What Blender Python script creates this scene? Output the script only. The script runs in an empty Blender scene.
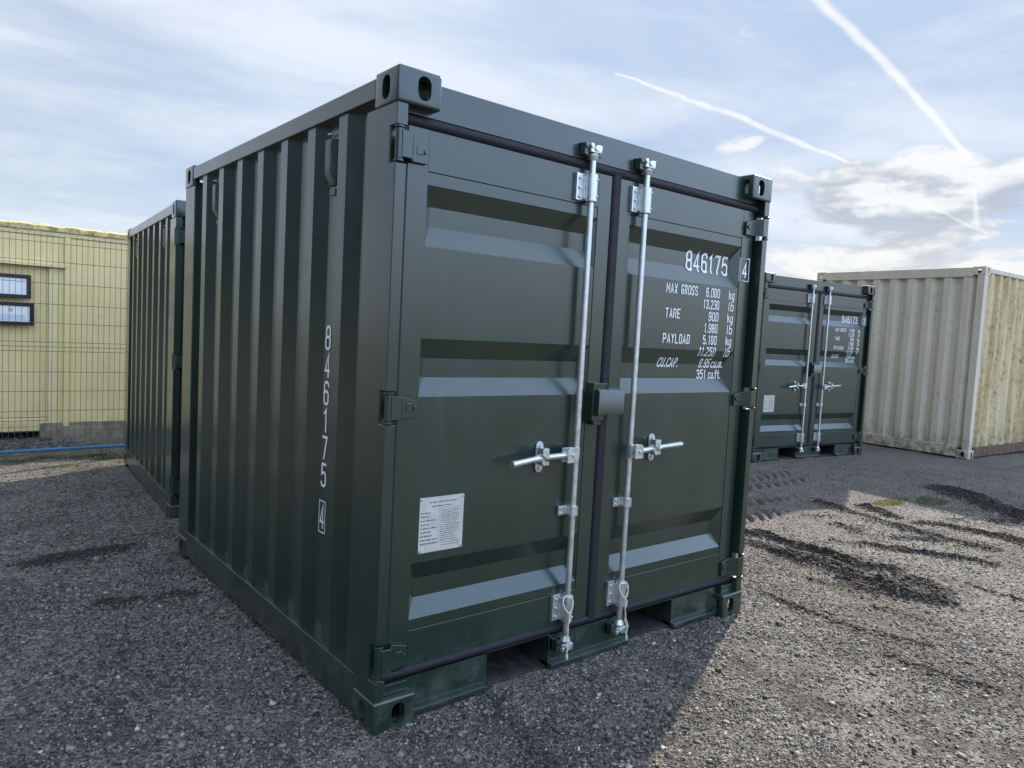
import bpy, bmesh, math, random
import numpy as np
from mathutils import Vector, Matrix, noise as mnoise
random.seed(7); rng = np.random.default_rng(7)
PI = math.pi
sc = bpy.context.scene
COL = sc.collection

# ------------------------------------------------------------------ camera
CP = Vector((-1.2078, -2.1413, 1.41))
yaw, pitch, roll = .6837, -.0689, .0524
fw = Vector((math.sin(yaw)*math.cos(pitch), math.cos(yaw)*math.cos(pitch), math.sin(pitch)))
rt = fw.cross(Vector((0, 0, 1))).normalized(); up = rt.cross(fw)
r2 = rt*math.cos(roll)+up*math.sin(roll); u2 = -rt*math.sin(roll)+up*math.cos(roll)
cam = bpy.data.cameras.new('camera'); co = bpy.data.objects.new('camera', cam); COL.objects.link(co)
m = Matrix((r2, u2, -fw)).transposed().to_4x4(); m.translation = CP; co.matrix_world = m
cam.sensor_width = 36; cam.lens = 733.448/1024*36; cam.clip_end = 3000; cam.clip_start = .05
sc.camera = co
sc.render.resolution_x = 1024; sc.render.resolution_y = 768

# ------------------------------------------------------------------ light, sky
SUN_AZ, SUN_EL = math.atan2(.915, .40), math.radians(31.4)      # azimuth from +Y towards +X
sdir = Vector((math.sin(SUN_AZ)*math.cos(SUN_EL), math.cos(SUN_AZ)*math.cos(SUN_EL), math.sin(SUN_EL)))
sl = bpy.data.lights.new('sun', 'SUN'); sl.energy = 4.3; sl.angle = math.radians(.9); sl.color = (1, .92, .80)
so = bpy.data.objects.new('sun', sl); COL.objects.link(so)
so.rotation_euler = sdir.to_track_quat('Z', 'Y').to_euler()
sc.view_settings.view_transform = 'Standard'; sc.view_settings.look = 'None'
sc.view_settings.gamma = 1; sc.view_settings.use_curve_mapping = False
sc.view_settings.exposure = 1.05

def build_world():
    w = bpy.data.worlds.new('World'); sc.world = w; w.use_nodes = True
    nt = w.node_tree; N = nt.nodes; N.clear(); Lk = nt.links
    def new(t, **k):
        n = N.new(t)
        for a, b in k.items(): setattr(n, a, b)
        return n
    def inp(s, v):
        if hasattr(v, 'links') or isinstance(v, bpy.types.NodeSocket): Lk.new(v, s)
        else: s.default_value = v
    def M(op, a, b=0.0, c=0.0, clamp=False):
        n = new('ShaderNodeMath', operation=op); n.use_clamp = clamp
        inp(n.inputs[0], a); inp(n.inputs[1], b); inp(n.inputs[2], c); return n.outputs[0]
    def V(op, a, b=(0, 0, 0), s=None):
        n = new('ShaderNodeVectorMath', operation=op); inp(n.inputs[0], a); inp(n.inputs[1], b)
        if s is not None: inp(n.inputs['Scale'], s)
        return n.outputs['Value'] if op in ('DOT_PRODUCT', 'LENGTH') else n.outputs['Vector']
    def SS(x, a, b):
        n = new('ShaderNodeMapRange', interpolation_type='SMOOTHSTEP'); inp(n.inputs[0], x); inp(n.inputs[1], a); inp(n.inputs[2], b); return n.outputs[0]
    def NZ(v, scale, det=8, rough=.55, dist=0.0):
        n = new('ShaderNodeTexNoise'); inp(n.inputs['Vector'], v); n.inputs['Scale'].default_value = scale
        n.inputs['Detail'].default_value = det; n.inputs['Roughness'].default_value = rough; n.inputs['Distortion'].default_value = dist
        return n.outputs['Fac']
    def MIX(f, a, b):
        n = new('ShaderNodeMix', data_type='RGBA'); inp(n.inputs[0], f); inp(n.inputs[6], a); inp(n.inputs[7], b); return n.outputs[2]
    tc = new('ShaderNodeTexCoord'); D = V('NORMALIZE', tc.outputs['Generated'])
    sp = new('ShaderNodeSeparateXYZ'); Lk.new(D, sp.inputs[0]); X, Y, Z = sp.outputs
    sky = new('ShaderNodeTexSky', sky_type='NISHITA'); sky.sun_disc = False
    sky.sun_elevation = SUN_EL; sky.sun_rotation = SUN_AZ; sky.air_density = 1.0; sky.dust_density = 2.0
    skyc = V('MINIMUM', V('SCALE', sky.outputs[0], s=.62), (2.0, 2.85, 4.1))
    # high thin cloud, laid out on a plane above the place
    zz = M('ADD', M('MAXIMUM', Z, 0.0), .10)
    cb = new('ShaderNodeCombineXYZ'); inp(cb.inputs[0], M('DIVIDE', X, zz)); inp(cb.inputs[1], M('DIVIDE', Y, zz)); P = cb.outputs[0]
    mp = new('ShaderNodeMapping'); Lk.new(P, mp.inputs[0]); mp.inputs['Rotation'].default_value = (0, 0, math.radians(-20)); mp.inputs['Scale'].default_value = (.42, 1.15, 1)
    c1 = NZ(mp.outputs[0], 1.5, 6, .60, .5)
    az = M('ARCTAN2', X, Y); el = M('ARCSINE', Z)
    cm_ = new('ShaderNodeCombineXYZ'); inp(cm_.inputs[0], M('ADD', M('MULTIPLY', az, 2.0), M('MULTIPLY', el, 1.6))); inp(cm_.inputs[1], M('MULTIPLY', el, 9.5)); S_ = cm_.outputs[0]
    c2 = NZ(S_, 1.0, 7, .58, .35)
    veil = M('ADD', M('MULTIPLY', SS(c1, .30, .74), .34), M('MULTIPLY', SS(c2, .37, .64), .66))
    horizon = SS(Z, .22, .02)
    veil = M('ADD', M('MULTIPLY', M('MAXIMUM', veil, M('MULTIPLY', horizon, .8)), .88), .10)
    skyc = MIX(.6, skyc, (1.85, 2.25, 3.0, 1))
    skyc = MIX(veil, skyc, (3.45, 3.72, 4.15, 1))
    # low bank of heaped cloud in the east
    cu = new('ShaderNodeCombineXYZ'); inp(cu.inputs[0], M('MULTIPLY', az, 3.2)); inp(cu.inputs[1], M('MULTIPLY', el, 8.0)); Q = cu.outputs[0]
    n1 = NZ(V('ADD', Q, (.35, .12, 0)), 2.1, 8, .58, .1)
    n1b = NZ(V('ADD', Q, (.40, .32, 0)), 2.1, 5, .54, .1)
    ew = M('ADD', el, M('ADD', M('MULTIPLY', M('SUBTRACT', c2, .5), .22), M('MULTIPLY', M('SUBTRACT', n1b, .5), .12)))
    band = M('MULTIPLY', SS(el, .015, .09), SS(ew, .30, .20))
    east = SS(az, .80, 1.08)
    th = M('SUBTRACT', .70, M('MULTIPLY', M('MULTIPLY', band, east), .285))
    cm = SS(M('SUBTRACT', n1, th), -.03, .09)
    lit = SS(M('SUBTRACT', n1, n1b), -.07, .11)
    ccol = MIX(lit, (2.15, 2.36, 2.70, 1), (4.05, 4.10, 4.12, 1))
    skyc = MIX(M('MULTIPLY', cm, .88), skyc, ccol)
    warm = M('MULTIPLY', SS(el, .17, .05), SS(az, .4, 1.1))
    skyc = MIX(M('MULTIPLY', warm, .45), skyc, (4.05, 3.95, 3.60, 1))
    # vapour trails: chains of capsules in direction space
    def direction(px, py):
        d = fw + r2*((px-512)/733.448) - u2*((py-384)/733.448); d.normalize(); return d
    wob = new('ShaderNodeTexNoise'); Lk.new(D, wob.inputs['Vector']); wob.inputs['Scale'].default_value = 26; wob.inputs['Detail'].default_value = 3
    Dw = V('ADD', D, V('SCALE', V('SUBTRACT', wob.outputs['Color'], (.5, .5, .5)), s=.008))
    trails = [([(772, -40), (826, 6), (880, 58), (934, 116), (968, 158)], [5.5, 5, 4.5, 4, 3], .68),
              ([(974, 190), (978, 224)], [2.2, 3.2], .5),
              ([(615, 73), (655, 88), (735, 115), (800, 143), (862, 168)], [1.2, 2.4, 3.4, 3.2, 1.0], .66),
              ([(926, 203), (986, 233)], [.8, 2.4], .45)]
    fac = 0.0
    for pts, rad, op in trails:
        t_f = None
        for (p, q, ra, rb) in zip(pts, pts[1:], rad, rad[1:]):
            a, b = direction(*p), direction(*q); ab = b-a
            t = M('MULTIPLY', V('DOT_PRODUCT', V('SUBTRACT', Dw, tuple(a)), tuple(ab)), 1/ab.length_squared, clamp=True)
            near = V('ADD', V('SCALE', tuple(ab), s=t), tuple(a))
            dist = V('LENGTH', V('SUBTRACT', Dw, near))
            r = M('ADD', M('MULTIPLY', t, (rb-ra)/760), ra/760)
            k = SS(M('DIVIDE', dist, r), 1.25, .15)
            t_f = k if t_f is None else M('MAXIMUM', t_f, k)
        t_f = M('MULTIPLY', t_f, op)
        fac = t_f if isinstance(fac, float) else M('MAXIMUM', fac, t_f)
    skyc = MIX(M('MULTIPLY', fac, M('ADD', .72, M('MULTIPLY', NZ(D, 60, 2), .5)), clamp=True), skyc, (4.45, 4.45, 4.45, 1))
    # brightness added to the sky overhead and behind the viewer, filling the shaded faces
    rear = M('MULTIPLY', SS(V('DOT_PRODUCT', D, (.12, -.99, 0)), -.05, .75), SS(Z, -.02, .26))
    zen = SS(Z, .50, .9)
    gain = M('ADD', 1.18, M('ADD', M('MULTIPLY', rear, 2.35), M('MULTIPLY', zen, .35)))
    # darkening added to the unseen western sky, deepening shade and reflections on side walls
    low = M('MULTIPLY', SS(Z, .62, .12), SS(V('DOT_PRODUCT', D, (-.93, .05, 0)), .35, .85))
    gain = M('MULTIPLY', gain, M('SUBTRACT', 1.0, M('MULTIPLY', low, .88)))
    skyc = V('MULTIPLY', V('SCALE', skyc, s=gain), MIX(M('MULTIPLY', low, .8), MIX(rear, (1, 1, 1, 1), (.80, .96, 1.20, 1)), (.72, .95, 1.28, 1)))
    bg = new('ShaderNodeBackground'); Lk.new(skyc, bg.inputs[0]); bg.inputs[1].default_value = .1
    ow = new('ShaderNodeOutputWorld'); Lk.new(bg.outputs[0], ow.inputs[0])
build_world()

# ------------------------------------------------------------------ materials
class Mat:
    """tiny node builder"""
    def __init__(s, name):
        s.m = bpy.data.materials.new(name); s.m.use_nodes = True; s.nt = s.m.node_tree; s.N = s.nt.nodes; s.L = s.nt.links
        s.b = s.N['Principled BSDF']; s.tc = s.N.new('ShaderNodeTexCoord'); s.obj = s.tc.outputs['Object']
        s.geo = s.N.new('ShaderNodeNewGeometry'); s.world = s.geo.outputs['Position']
    def put(s, sock, v):
        if isinstance(v, bpy.types.NodeSocket): s.L.new(v, sock)
        else: sock.default_value = v
    def set(s, **k):
        for a, v in k.items():
            s.put(s.b.inputs[{'color': 'Base Color', 'rough': 'Roughness', 'metal': 'Metallic', 'spec': 'Specular IOR Level', 'normal': 'Normal', 'coat': 'Coat Weight', 'coatr': 'Coat Roughness', 'alpha': 'Alpha'}[a]], v)
        return s
    def noise(s, scale, det=4, rough=.5, vec=None, dist=0, out='Fac'):
        n = s.N.new('ShaderNodeTexNoise'); s.put(n.inputs['Vector'], vec or s.obj); n.inputs['Scale'].default_value = scale
        n.inputs['Detail'].default_value = det; n.inputs['Roughness'].default_value = rough; n.inputs['Distortion'].default_value = dist
        return n.outputs[out]
    def vor(s, scale, feature='F1', vec=None, out='Distance', rand=1):
        n = s.N.new('ShaderNodeTexVoronoi'); n.feature = feature; s.put(n.inputs['Vector'], vec or s.obj); n.inputs['Scale'].default_value = scale
        n.inputs['Randomness'].default_value = rand; return n.outputs[out]
    def ss(s, x, a, b, to0=0.0, to1=1.0):
        n = s.N.new('ShaderNodeMapRange'); n.interpolation_type = 'SMOOTHSTEP'; s.put(n.inputs[0], x); n.inputs[1].default_value = a; n.inputs[2].default_value = b
        n.inputs[3].default_value = to0; n.inputs[4].default_value = to1; return n.outputs[0]
    def math(s, op, a, b=0.0, clamp=False):
        n = s.N.new('ShaderNodeMath'); n.operation = op; n.use_clamp = clamp; s.put(n.inputs[0], a); s.put(n.inputs[1], b); return n.outputs[0]
    def mix(s, f, a, b, mode='MIX'):
        n = s.N.new('ShaderNodeMix'); n.data_type = 'RGBA'; n.blend_type = mode; s.put(n.inputs[0], f); s.put(n.inputs[6], a); s.put(n.inputs[7], b); return n.outputs[2]
    def mapping(s, vec=None, scale=(1, 1, 1), rot=(0, 0, 0)):
        n = s.N.new('ShaderNodeMapping'); s.put(n.inputs[0], vec or s.obj); n.inputs['Scale'].default_value = scale; n.inputs['Rotation'].default_value = rot; return n.outputs[0]
    def xyz(s, vec=None):
        n = s.N.new('ShaderNodeSeparateXYZ'); s.put(n.inputs[0], vec or s.obj); return n.outputs
    def bump(s, h, strength=.3, dist=.01, normal=None):
        n = s.N.new('ShaderNodeBump'); s.put(n.inputs['Height'], h); n.inputs['Strength'].default_value = strength; n.inputs['Distance'].default_value = dist
        if normal: s.L.new(normal, n.inputs['Normal'])
        return n.outputs[0]
    def attr(s, name):
        n = s.N.new('ShaderNodeAttribute'); n.attribute_name = name; return n

def c4(r, g, b): return (r, g, b, 1)
def green_paint():
    M = Mat('dark green satin paint')
    d = M.noise(3.0, 6, .6); f = M.noise(60, 3, .6)
    col = M.mix(M.ss(d, .35, .75), c4(.008, .024, .014), c4(.011, .030, .018))
    st = M.noise(1.0, 6, .65, vec=M.mapping(scale=(9, 9, .7)))
    col = M.mix(M.ss(st, .60, .80, 0, .16), col, c4(.12, .12, .10))
    z = M.xyz()[2]
    low = M.math('MULTIPLY', M.ss(z, .34, .02), M.ss(M.noise(11, 6, .7), .42, .72))
    col = M.mix(M.math('MULTIPLY', low, .28), col, c4(.15, .135, .11))
    r = M.math('ADD', M.ss(d, .2, .8, .27, .38), M.math('MULTIPLY', low, .25))
    r = M.math('ADD', r, M.ss(st, .55, .8, 0, .10))
    h = M.math('ADD', M.math('MULTIPLY', f, .12), M.noise(2.3, 2, .4))
    M.set(color=col, rough=r, normal=M.bump(h, .22, .012), spec=.58, coat=.74, coatr=.20)
    return M.m
def simple(name, color, rough=.6, metal=0, var=.15, scale=20, bump=.1, spec=.5, bd=.003):
    M = Mat(name); n = M.noise(scale, 5, .6)
    dk = tuple(x*(1-var) for x in color)+(1,); lt = tuple(min(1, x*(1+var)) for x in color)+(1,)
    M.set(color=M.mix(M.ss(n, .3, .7), dk, lt), rough=M.ss(n, .2, .8, rough*.85, min(1, rough*1.15)), metal=metal, spec=spec, normal=M.bump(n, bump, bd))
    return M.m
def zinc():
    M = Mat('zinc plated steel'); n = M.noise(35, 5, .6); v = M.vor(60, out='Color')
    col = M.mix(M.ss(n, .3, .75), c4(.58, .60, .58), c4(.72, .74, .71))
    M.set(color=col, metal=.85, rough=M.ss(n, .2, .8, .26, .46), normal=M.bump(n, .05, .001), spec=.6)
    return M.m
def rubber():
    M = Mat('black rubber seal'); n = M.noise(25, 5, .6)
    M.set(color=M.mix(n, c4(.011, .011, .014), c4(.020, .019, .024)), rough=M.ss(n, .3, .7, .5, .68), spec=.28, normal=M.bump(n, .2, .003))
    return M.m
def aged_cream(name, base, stain, rust, amount, bottom, zlow, side_boost=False):
    M = Mat(name)
    n = M.noise(1.6, 8, .65); f = M.noise(14, 8, .7)
    vert = M.noise(1.0, 8, .72, vec=M.mapping(scale=(8, 8, 1.5)), dist=.3)
    if side_boost: vert = M.noise(1.0, 8, .74, vec=M.mapping(scale=(7, 7, .8)), dist=.15)
    vert = M.math('ADD', M.math('MULTIPLY', vert, .75), M.math('MULTIPLY', f, .25))
    col = M.mix(M.ss(n, .3, .7), base, tuple(x*.9 for x in base[:3])+(1,))
    col = M.mix(M.math('MULTIPLY', M.ss(vert, .40, .62), amount), col, stain)
    spots = M.math('MULTIPLY', M.ss(f, .54, .66), M.ss(vert, .44, .56))
    col = M.mix(M.math('MULTIPLY', spots, amount*1.1, True), col, rust)
    z = M.xyz()[2]
    low = M.math('MULTIPLY', M.ss(z, zlow, .0), M.ss(M.math('ADD', M.math('MULTIPLY', vert, .5), M.math('MULTIPLY', f, .5)), .40, .60))
    col = M.mix(M.math('MULTIPLY', low, bottom), col, (.16, .135, .095, 1))
    chips = M.math('MULTIPLY', M.ss(M.noise(22, 6, .7), .60, .66), M.ss(z, zlow*.8, .02))
    col = M.mix(M.math('MULTIPLY', chips, bottom), col, (.09, .04, .025, 1))
    M.set(color=col, rough=M.ss(f, .2, .8, .5, .8), normal=M.bump(f, .25, .003), spec=.35)
    return M.m
def gravel():
    M = Mat('trodden gravel and stone dust'); W = M.world
    w = M.noise(9, 3, .5, vec=W, out='Color')
    nn = M.N.new('ShaderNodeVectorMath'); nn.operation = 'SCALE'; M.put(nn.inputs[0], w); nn.inputs['Scale'].default_value = .03
    na = M.N.new('ShaderNodeVectorMath'); na.operation = 'ADD'; M.put(na.inputs[0], W); M.put(na.inputs[1], nn.outputs[0]); Wd = na.outputs[0]
    ca = M.vor(62, vec=Wd, out='Color'); da = M.vor(62, vec=Wd)
    cb = M.vor(150, vec=Wd, out='Color'); db = M.vor(150, vec=Wd)
    g1 = M.xyz(ca)[0]; g2 = M.xyz(cb)[1]
    fines = M.noise(420, 3, .7, vec=W)
    tone = M.math('ADD', M.math('MULTIPLY', g1, .45), M.math('ADD', M.math('MULTIPLY', g2, .35), M.math('MULTIPLY', fines, .35)))
    rp = M.N.new('ShaderNodeValToRGB'); M.put(rp.inputs[0], tone)
    e = rp.color_ramp.elements; e[0].position = .18; e[0].color = (.030, .028, .026, 1); e[1].position = .95; e[1].color = (.42, .385, .33, 1)
    a = e.new(.5); a.color = (.135, .122, .104, 1); a = e.new(.74); a.color = (.205, .190, .163, 1)
    col = rp.outputs[0]
    big = M.noise(.55, 6, .6, vec=W); mid = M.noise(3.2, 6, .65, vec=W)
    damp = M.ss(M.math('ADD', M.math('MULTIPLY', big, .5), M.math('MULTIPLY', mid, .5)), .46, .60)
    col = M.mix(M.math('MULTIPLY', damp, .75), col, c4(.42, .38, .35), 'MULTIPLY')
    st = M.noise(1.0, 6, .66, vec=M.mapping(W, scale=(3.4, .9, 1), rot=(0, 0, .12)), dist=.8)
    col = M.mix(M.math('MULTIPLY', M.ss(st, .56, .70), .72), col, c4(.36, .33, .31), 'MULTIPLY')
    dust = M.ss(M.noise(1.3, 5, .6, vec=M.mapping(W, scale=(1, 1.6, 1), rot=(0, 0, .4))), .50, .68)
    col = M.mix(M.math('MULTIPLY', dust, .35), col, c4(.25, .212, .165))
    mud = M.attr('mud').outputs['Fac']
    mn = M.noise(24, 6, .7, vec=W)
    mm = M.ss(M.math('ADD', mud, M.math('MULTIPLY', M.math('SUBTRACT', mn, .5), .75)), .20, .50)
    col = M.mix(mm, col, M.mix(mn, c4(.030, .023, .018), c4(.105, .080, .058)))
    dirt = M.attr('dirt').outputs['Fac']
    dm = M.ss(M.math('ADD', dirt, M.math('MULTIPLY', M.math('SUBTRACT', mn, .5), .6)), .25, .75)
    col = M.mix(M.math('MULTIPLY', dm, .62), col, M.mix(mn, c4(.085, .070, .058), c4(.20, .172, .145)))
    h = M.math('ADD', M.math('MULTIPLY', M.ss(da, .0, .6, 1, 0), .8), M.math('MULTIPLY', M.ss(db, 0, .6, 1, 0), .35))
    h = M.math('ADD', h, M.math('MULTIPLY', M.noise(240, 4, .7, vec=W), .30))
    h2 = M.math('ADD', h, M.math('MULTIPLY', M.noise(40, 5, .65, vec=W), .9))
    M.set(color=col, rough=.93, spec=.25, normal=M.bump(h2, 1.0, .010))
    return M.m
def stone_mat():
    M = Mat('loose broken stone'); c = M.attr('tone').outputs['Color']
    n = M.noise(90, 3, .6, vec=M.world)
    M.set(color=M.mix(M.ss(n, .3, .7, 0, .45), c, M.mix(1.0, c, c4(.55, .55, .55), 'MULTIPLY')), rough=.85, spec=.3, normal=M.bump(n, .5, .002))
    return M.m

GREEN = green_paint(); ZINC = zinc(); RUBBER = rubber()
WHITE = simple('white stencil paint', (.88, .88, .86), .55, var=.06, scale=60)
GREYV = simple('dark grey vent moulding', (.11, .12, .12), .32, metal=.3, var=.2)
PLATE = simple('aluminium data plate', (.50, .48, .41), .55, metal=0, var=.08, scale=30)
INK = simple('black plate print', (.12, .12, .12), .6)
STRING = simple('off white cotton string', (.62, .58, .48), .9, var=.2, scale=200, bump=.6)
BLACK = simple('black plastic frame', (.012, .014, .016), .35)
PLY = simple('worn plywood floor', (.030, .024, .020), .85, var=.5, scale=18)
WIRE = simple('olive coated fence wire', (.085, .082, .055), .5)
BLUEP = simple('blue water pipe', (.03, .15, .28), .5, var=.1)
CONC = simple('weathered concrete block', (.23, .19, .13), .9, var=.35, scale=9, bump=.6, bd=.01)
PAPER = simple('printed notice paper', (.80, .79, .76), .4, var=.03)
BLUEI = simple('pale blue print', (.25, .45, .62), .5); REDI = simple('red print', (.55, .16, .12), .5)
LICHEN = simple('lichen crusted roof edge', (.56, .43, .20), .95, var=.5, scale=14, bump=.8, bd=.02)
CABIN = aged_cream('cream cabin paint', (.80, .635, .30, 1), (.64, .47, .19, 1), (.33, .21, .09, 1), .16, .45, .35)
CABINTRIM = aged_cream('pale cabin trim', (.80, .66, .34, 1), (.55, .44, .25, 1), (.25, .17, .1, 1), .3, .3, .3)
TAN = aged_cream('worn beige container paint', (.68, .605, .465, 1), (.52, .44, .29, 1), (.17, .10, .05, 1), .26, 1.0, .45)
TANOLD = aged_cream('algae stained beige paint', (.66, .54, .31, 1), (.37, .245, .08, 1), (.20, .13, .06, 1), .85, .7, .6, True)
RAILOLD = simple('rusty brown bottom rail', (.11, .068, .042), .8, var=.5, scale=12, bump=.5)
GRAVEL = gravel(); STONE = stone_mat()
MUD = simple('dark crumbled mud', (.035, .028, .023), .95, var=.5, scale=40, bump=.8, bd=.006)
GRASS = simple('short grass blades', (.10, .12, .035), .7, var=.3, scale=5)
GRASSY = simple('dry yellow moss', (.30, .26, .06), .8, var=.3, scale=30)

# ------------------------------------------------------------------ mesh helpers
def tag(o, label=None, cat=None, group=None, kind=None):
    if label: o['label'] = label
    if cat: o['category'] = cat
    if group: o['group'] = group
    if kind: o['kind'] = kind
    return o
def empty(name, loc=(0, 0, 0), rz=0, **k):
    o = bpy.data.objects.new(name, None); COL.objects.link(o); o.location = loc; o.rotation_euler = (0, 0, rz)
    o.empty_display_size = .2
    return tag(o, **k)
class MB:
    def __init__(s): s.v = []; s.f = []
    def add(s, vs, fs):
        n = len(s.v); s.v += [tuple(p) for p in vs]; s.f += [tuple(i+n for i in f) for f in fs]; return s
    def box(s, x0, x1, y0, y1, z0, z1):
        vs = [(x, y, z) for x in (x0, x1) for y in (y0, y1) for z in (z0, z1)]
        return s.add(vs, [(0, 1, 3, 2), (4, 6, 7, 5), (0, 4, 5, 1), (2, 3, 7, 6), (0, 2, 6, 4), (1, 5, 7, 3)])
    def prism(s, poly, ax, a, b):
        """poly in the two remaining axes (in xyz order) extruded along ax from a to b"""
        def P(p, t):
            q = list(p); q.insert(ax, t); return q
        n = len(poly); vs = [P(p, a) for p in poly]+[P(p, b) for p in poly]
        fs = [tuple(range(n)), tuple(range(2*n-1, n-1, -1))]+[(i, i+n, (i+1) % n+n, (i+1) % n) for i in range(n)]
        return s.add(vs, fs)
    def ribbon(s, line, th, ax, a, b, nrm):
        """a bent sheet: line of 2D points, thickness th offset along nrm (2D)"""
        poly = list(line)+[(p[0]+nrm[0]*th, p[1]+nrm[1]*th) for p in reversed(line)]
        n = len(line)
        def P(p, t):
            q = list(p); q.insert(ax, t); return q
        vs = [P(p, a) for p in poly]+[P(p, b) for p in poly]; T = 2*n; fs = []
        for i in range(n-1):
            fs += [(i, i+1, i+1+T, i+T), (T-1-i, T-1-i+T, T-2-i+T, T-2-i), (i, T-1-i, T-2-i, i+1), (i+T, i+1+T, T-2-i+T, T-1-i+T)]
        fs += [(0, T, T+T-1, T-1), (n-1, n, n+T, n-1+T)]
        return s.add(vs, fs)
    def tube(s, pts, rad, n=12, cap=True):
        pts = [Vector(p) for p in pts]; rad = [rad]*len(pts) if not hasattr(rad, '__len__') else rad
        base = len(s.v); u = None; vs = []
        for i, p in enumerate(pts):
            t = (pts[min(i+1, len(pts)-1)]-pts[max(i-1, 0)])
            if t.length < 1e-9: t = Vector((0, 0, 1))
            t.normalize()
            if u is None: u = t.orthogonal().normalized()
            u = (u-t*u.dot(t)); u = u.normalized() if u.length > 1e-6 else t.orthogonal().normalized()
            w = t.cross(u)
            vs += [p+(u*math.cos(a)+w*math.sin(a))*rad[i] for a in [2*PI*k/n for k in range(n)]]
        fs = []
        for i in range(len(pts)-1):
            for k in range(n):
                fs.append((i*n+k, i*n+(k+1) % n, (i+1)*n+(k+1) % n, (i+1)*n+k))
        if cap: fs += [tuple(range(n-1, -1, -1)), tuple(range((len(pts)-1)*n, len(pts)*n))]
        return s.add(vs, fs)
    def mirror_x(s, W):
        s.v = [(W-x, y, z) for x, y, z in s.v]; s.f = [tuple(reversed(f)) for f in s.f]; return s
    def mesh(s, name, mat):
        me = bpy.data.meshes.new(name); me.from_pydata(s.v, [], s.f)
        bm = bmesh.new(); bm.from_mesh(me); bmesh.ops.recalc_face_normals(bm, faces=bm.faces); bm.to_mesh(me); bm.free()
        me.materials.append(mat); return me
    def build(s, name, mat, parent=None, bevel=0, smooth=False, seg=2):
        me = s.mesh(name, mat); return link(name, me, parent, bevel, smooth, seg)
def link(name, me, parent=None, bevel=0, smooth=False, seg=2):
    o = bpy.data.objects.new(name, me); COL.objects.link(o); o.parent = parent
    if smooth or bevel:
        me.polygons.foreach_set('use_smooth', [True]*len(me.polygons))
        me.set_sharp_from_angle(angle=math.radians(38))
    if bevel:
        b = o.modifiers.new('bevel', 'BEVEL'); b.width = bevel; b.segments = seg; b.limit_method = 'ANGLE'; b.angle_limit = math.radians(35); b.harden_normals = True
        b.use_clamp_overlap = True
    return o
def copy_tree(o, parent=None):
    c = o.copy(); COL.objects.link(c)
    if parent: c.parent = parent
    for ch in list(o.children): copy_tree(ch, c)
    return c
def boolean_mesh(base, cutters, name, mat):
    """base and cutters are MB; evaluated difference"""
    ob = base.build('tmp', mat); tmp = [ob]
    for c in cutters:
        k = c.build('cut', mat); tmp.append(k)
        md = ob.modifiers.new('b', 'BOOLEAN'); md.object = k; md.operation = 'DIFFERENCE'; md.solver = 'EXACT'
    dg = bpy.context.evaluated_depsgraph_get(); dg.update()
    me = bpy.data.meshes.new_from_object(ob.evaluated_get(dg)); me.name = name
    for t in tmp:
        d = t.data; bpy.data.objects.remove(t); bpy.data.meshes.remove(d)
    me.materials.clear(); me.materials.append(mat)
    return me
def oval(cx, cy, w, h, n=8):
    """upright slot with half round ends"""
    r = w/2; out = []
    for k in range(n+1): a = PI*k/n; out.append((cx+r*math.cos(a), cy+h/2-r+r*math.sin(a)))
    for k in range(n+1): a = PI+PI*k/n; out.append((cx+r*math.cos(a), cy-h/2+r+r*math.sin(a)))
    return out

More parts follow.
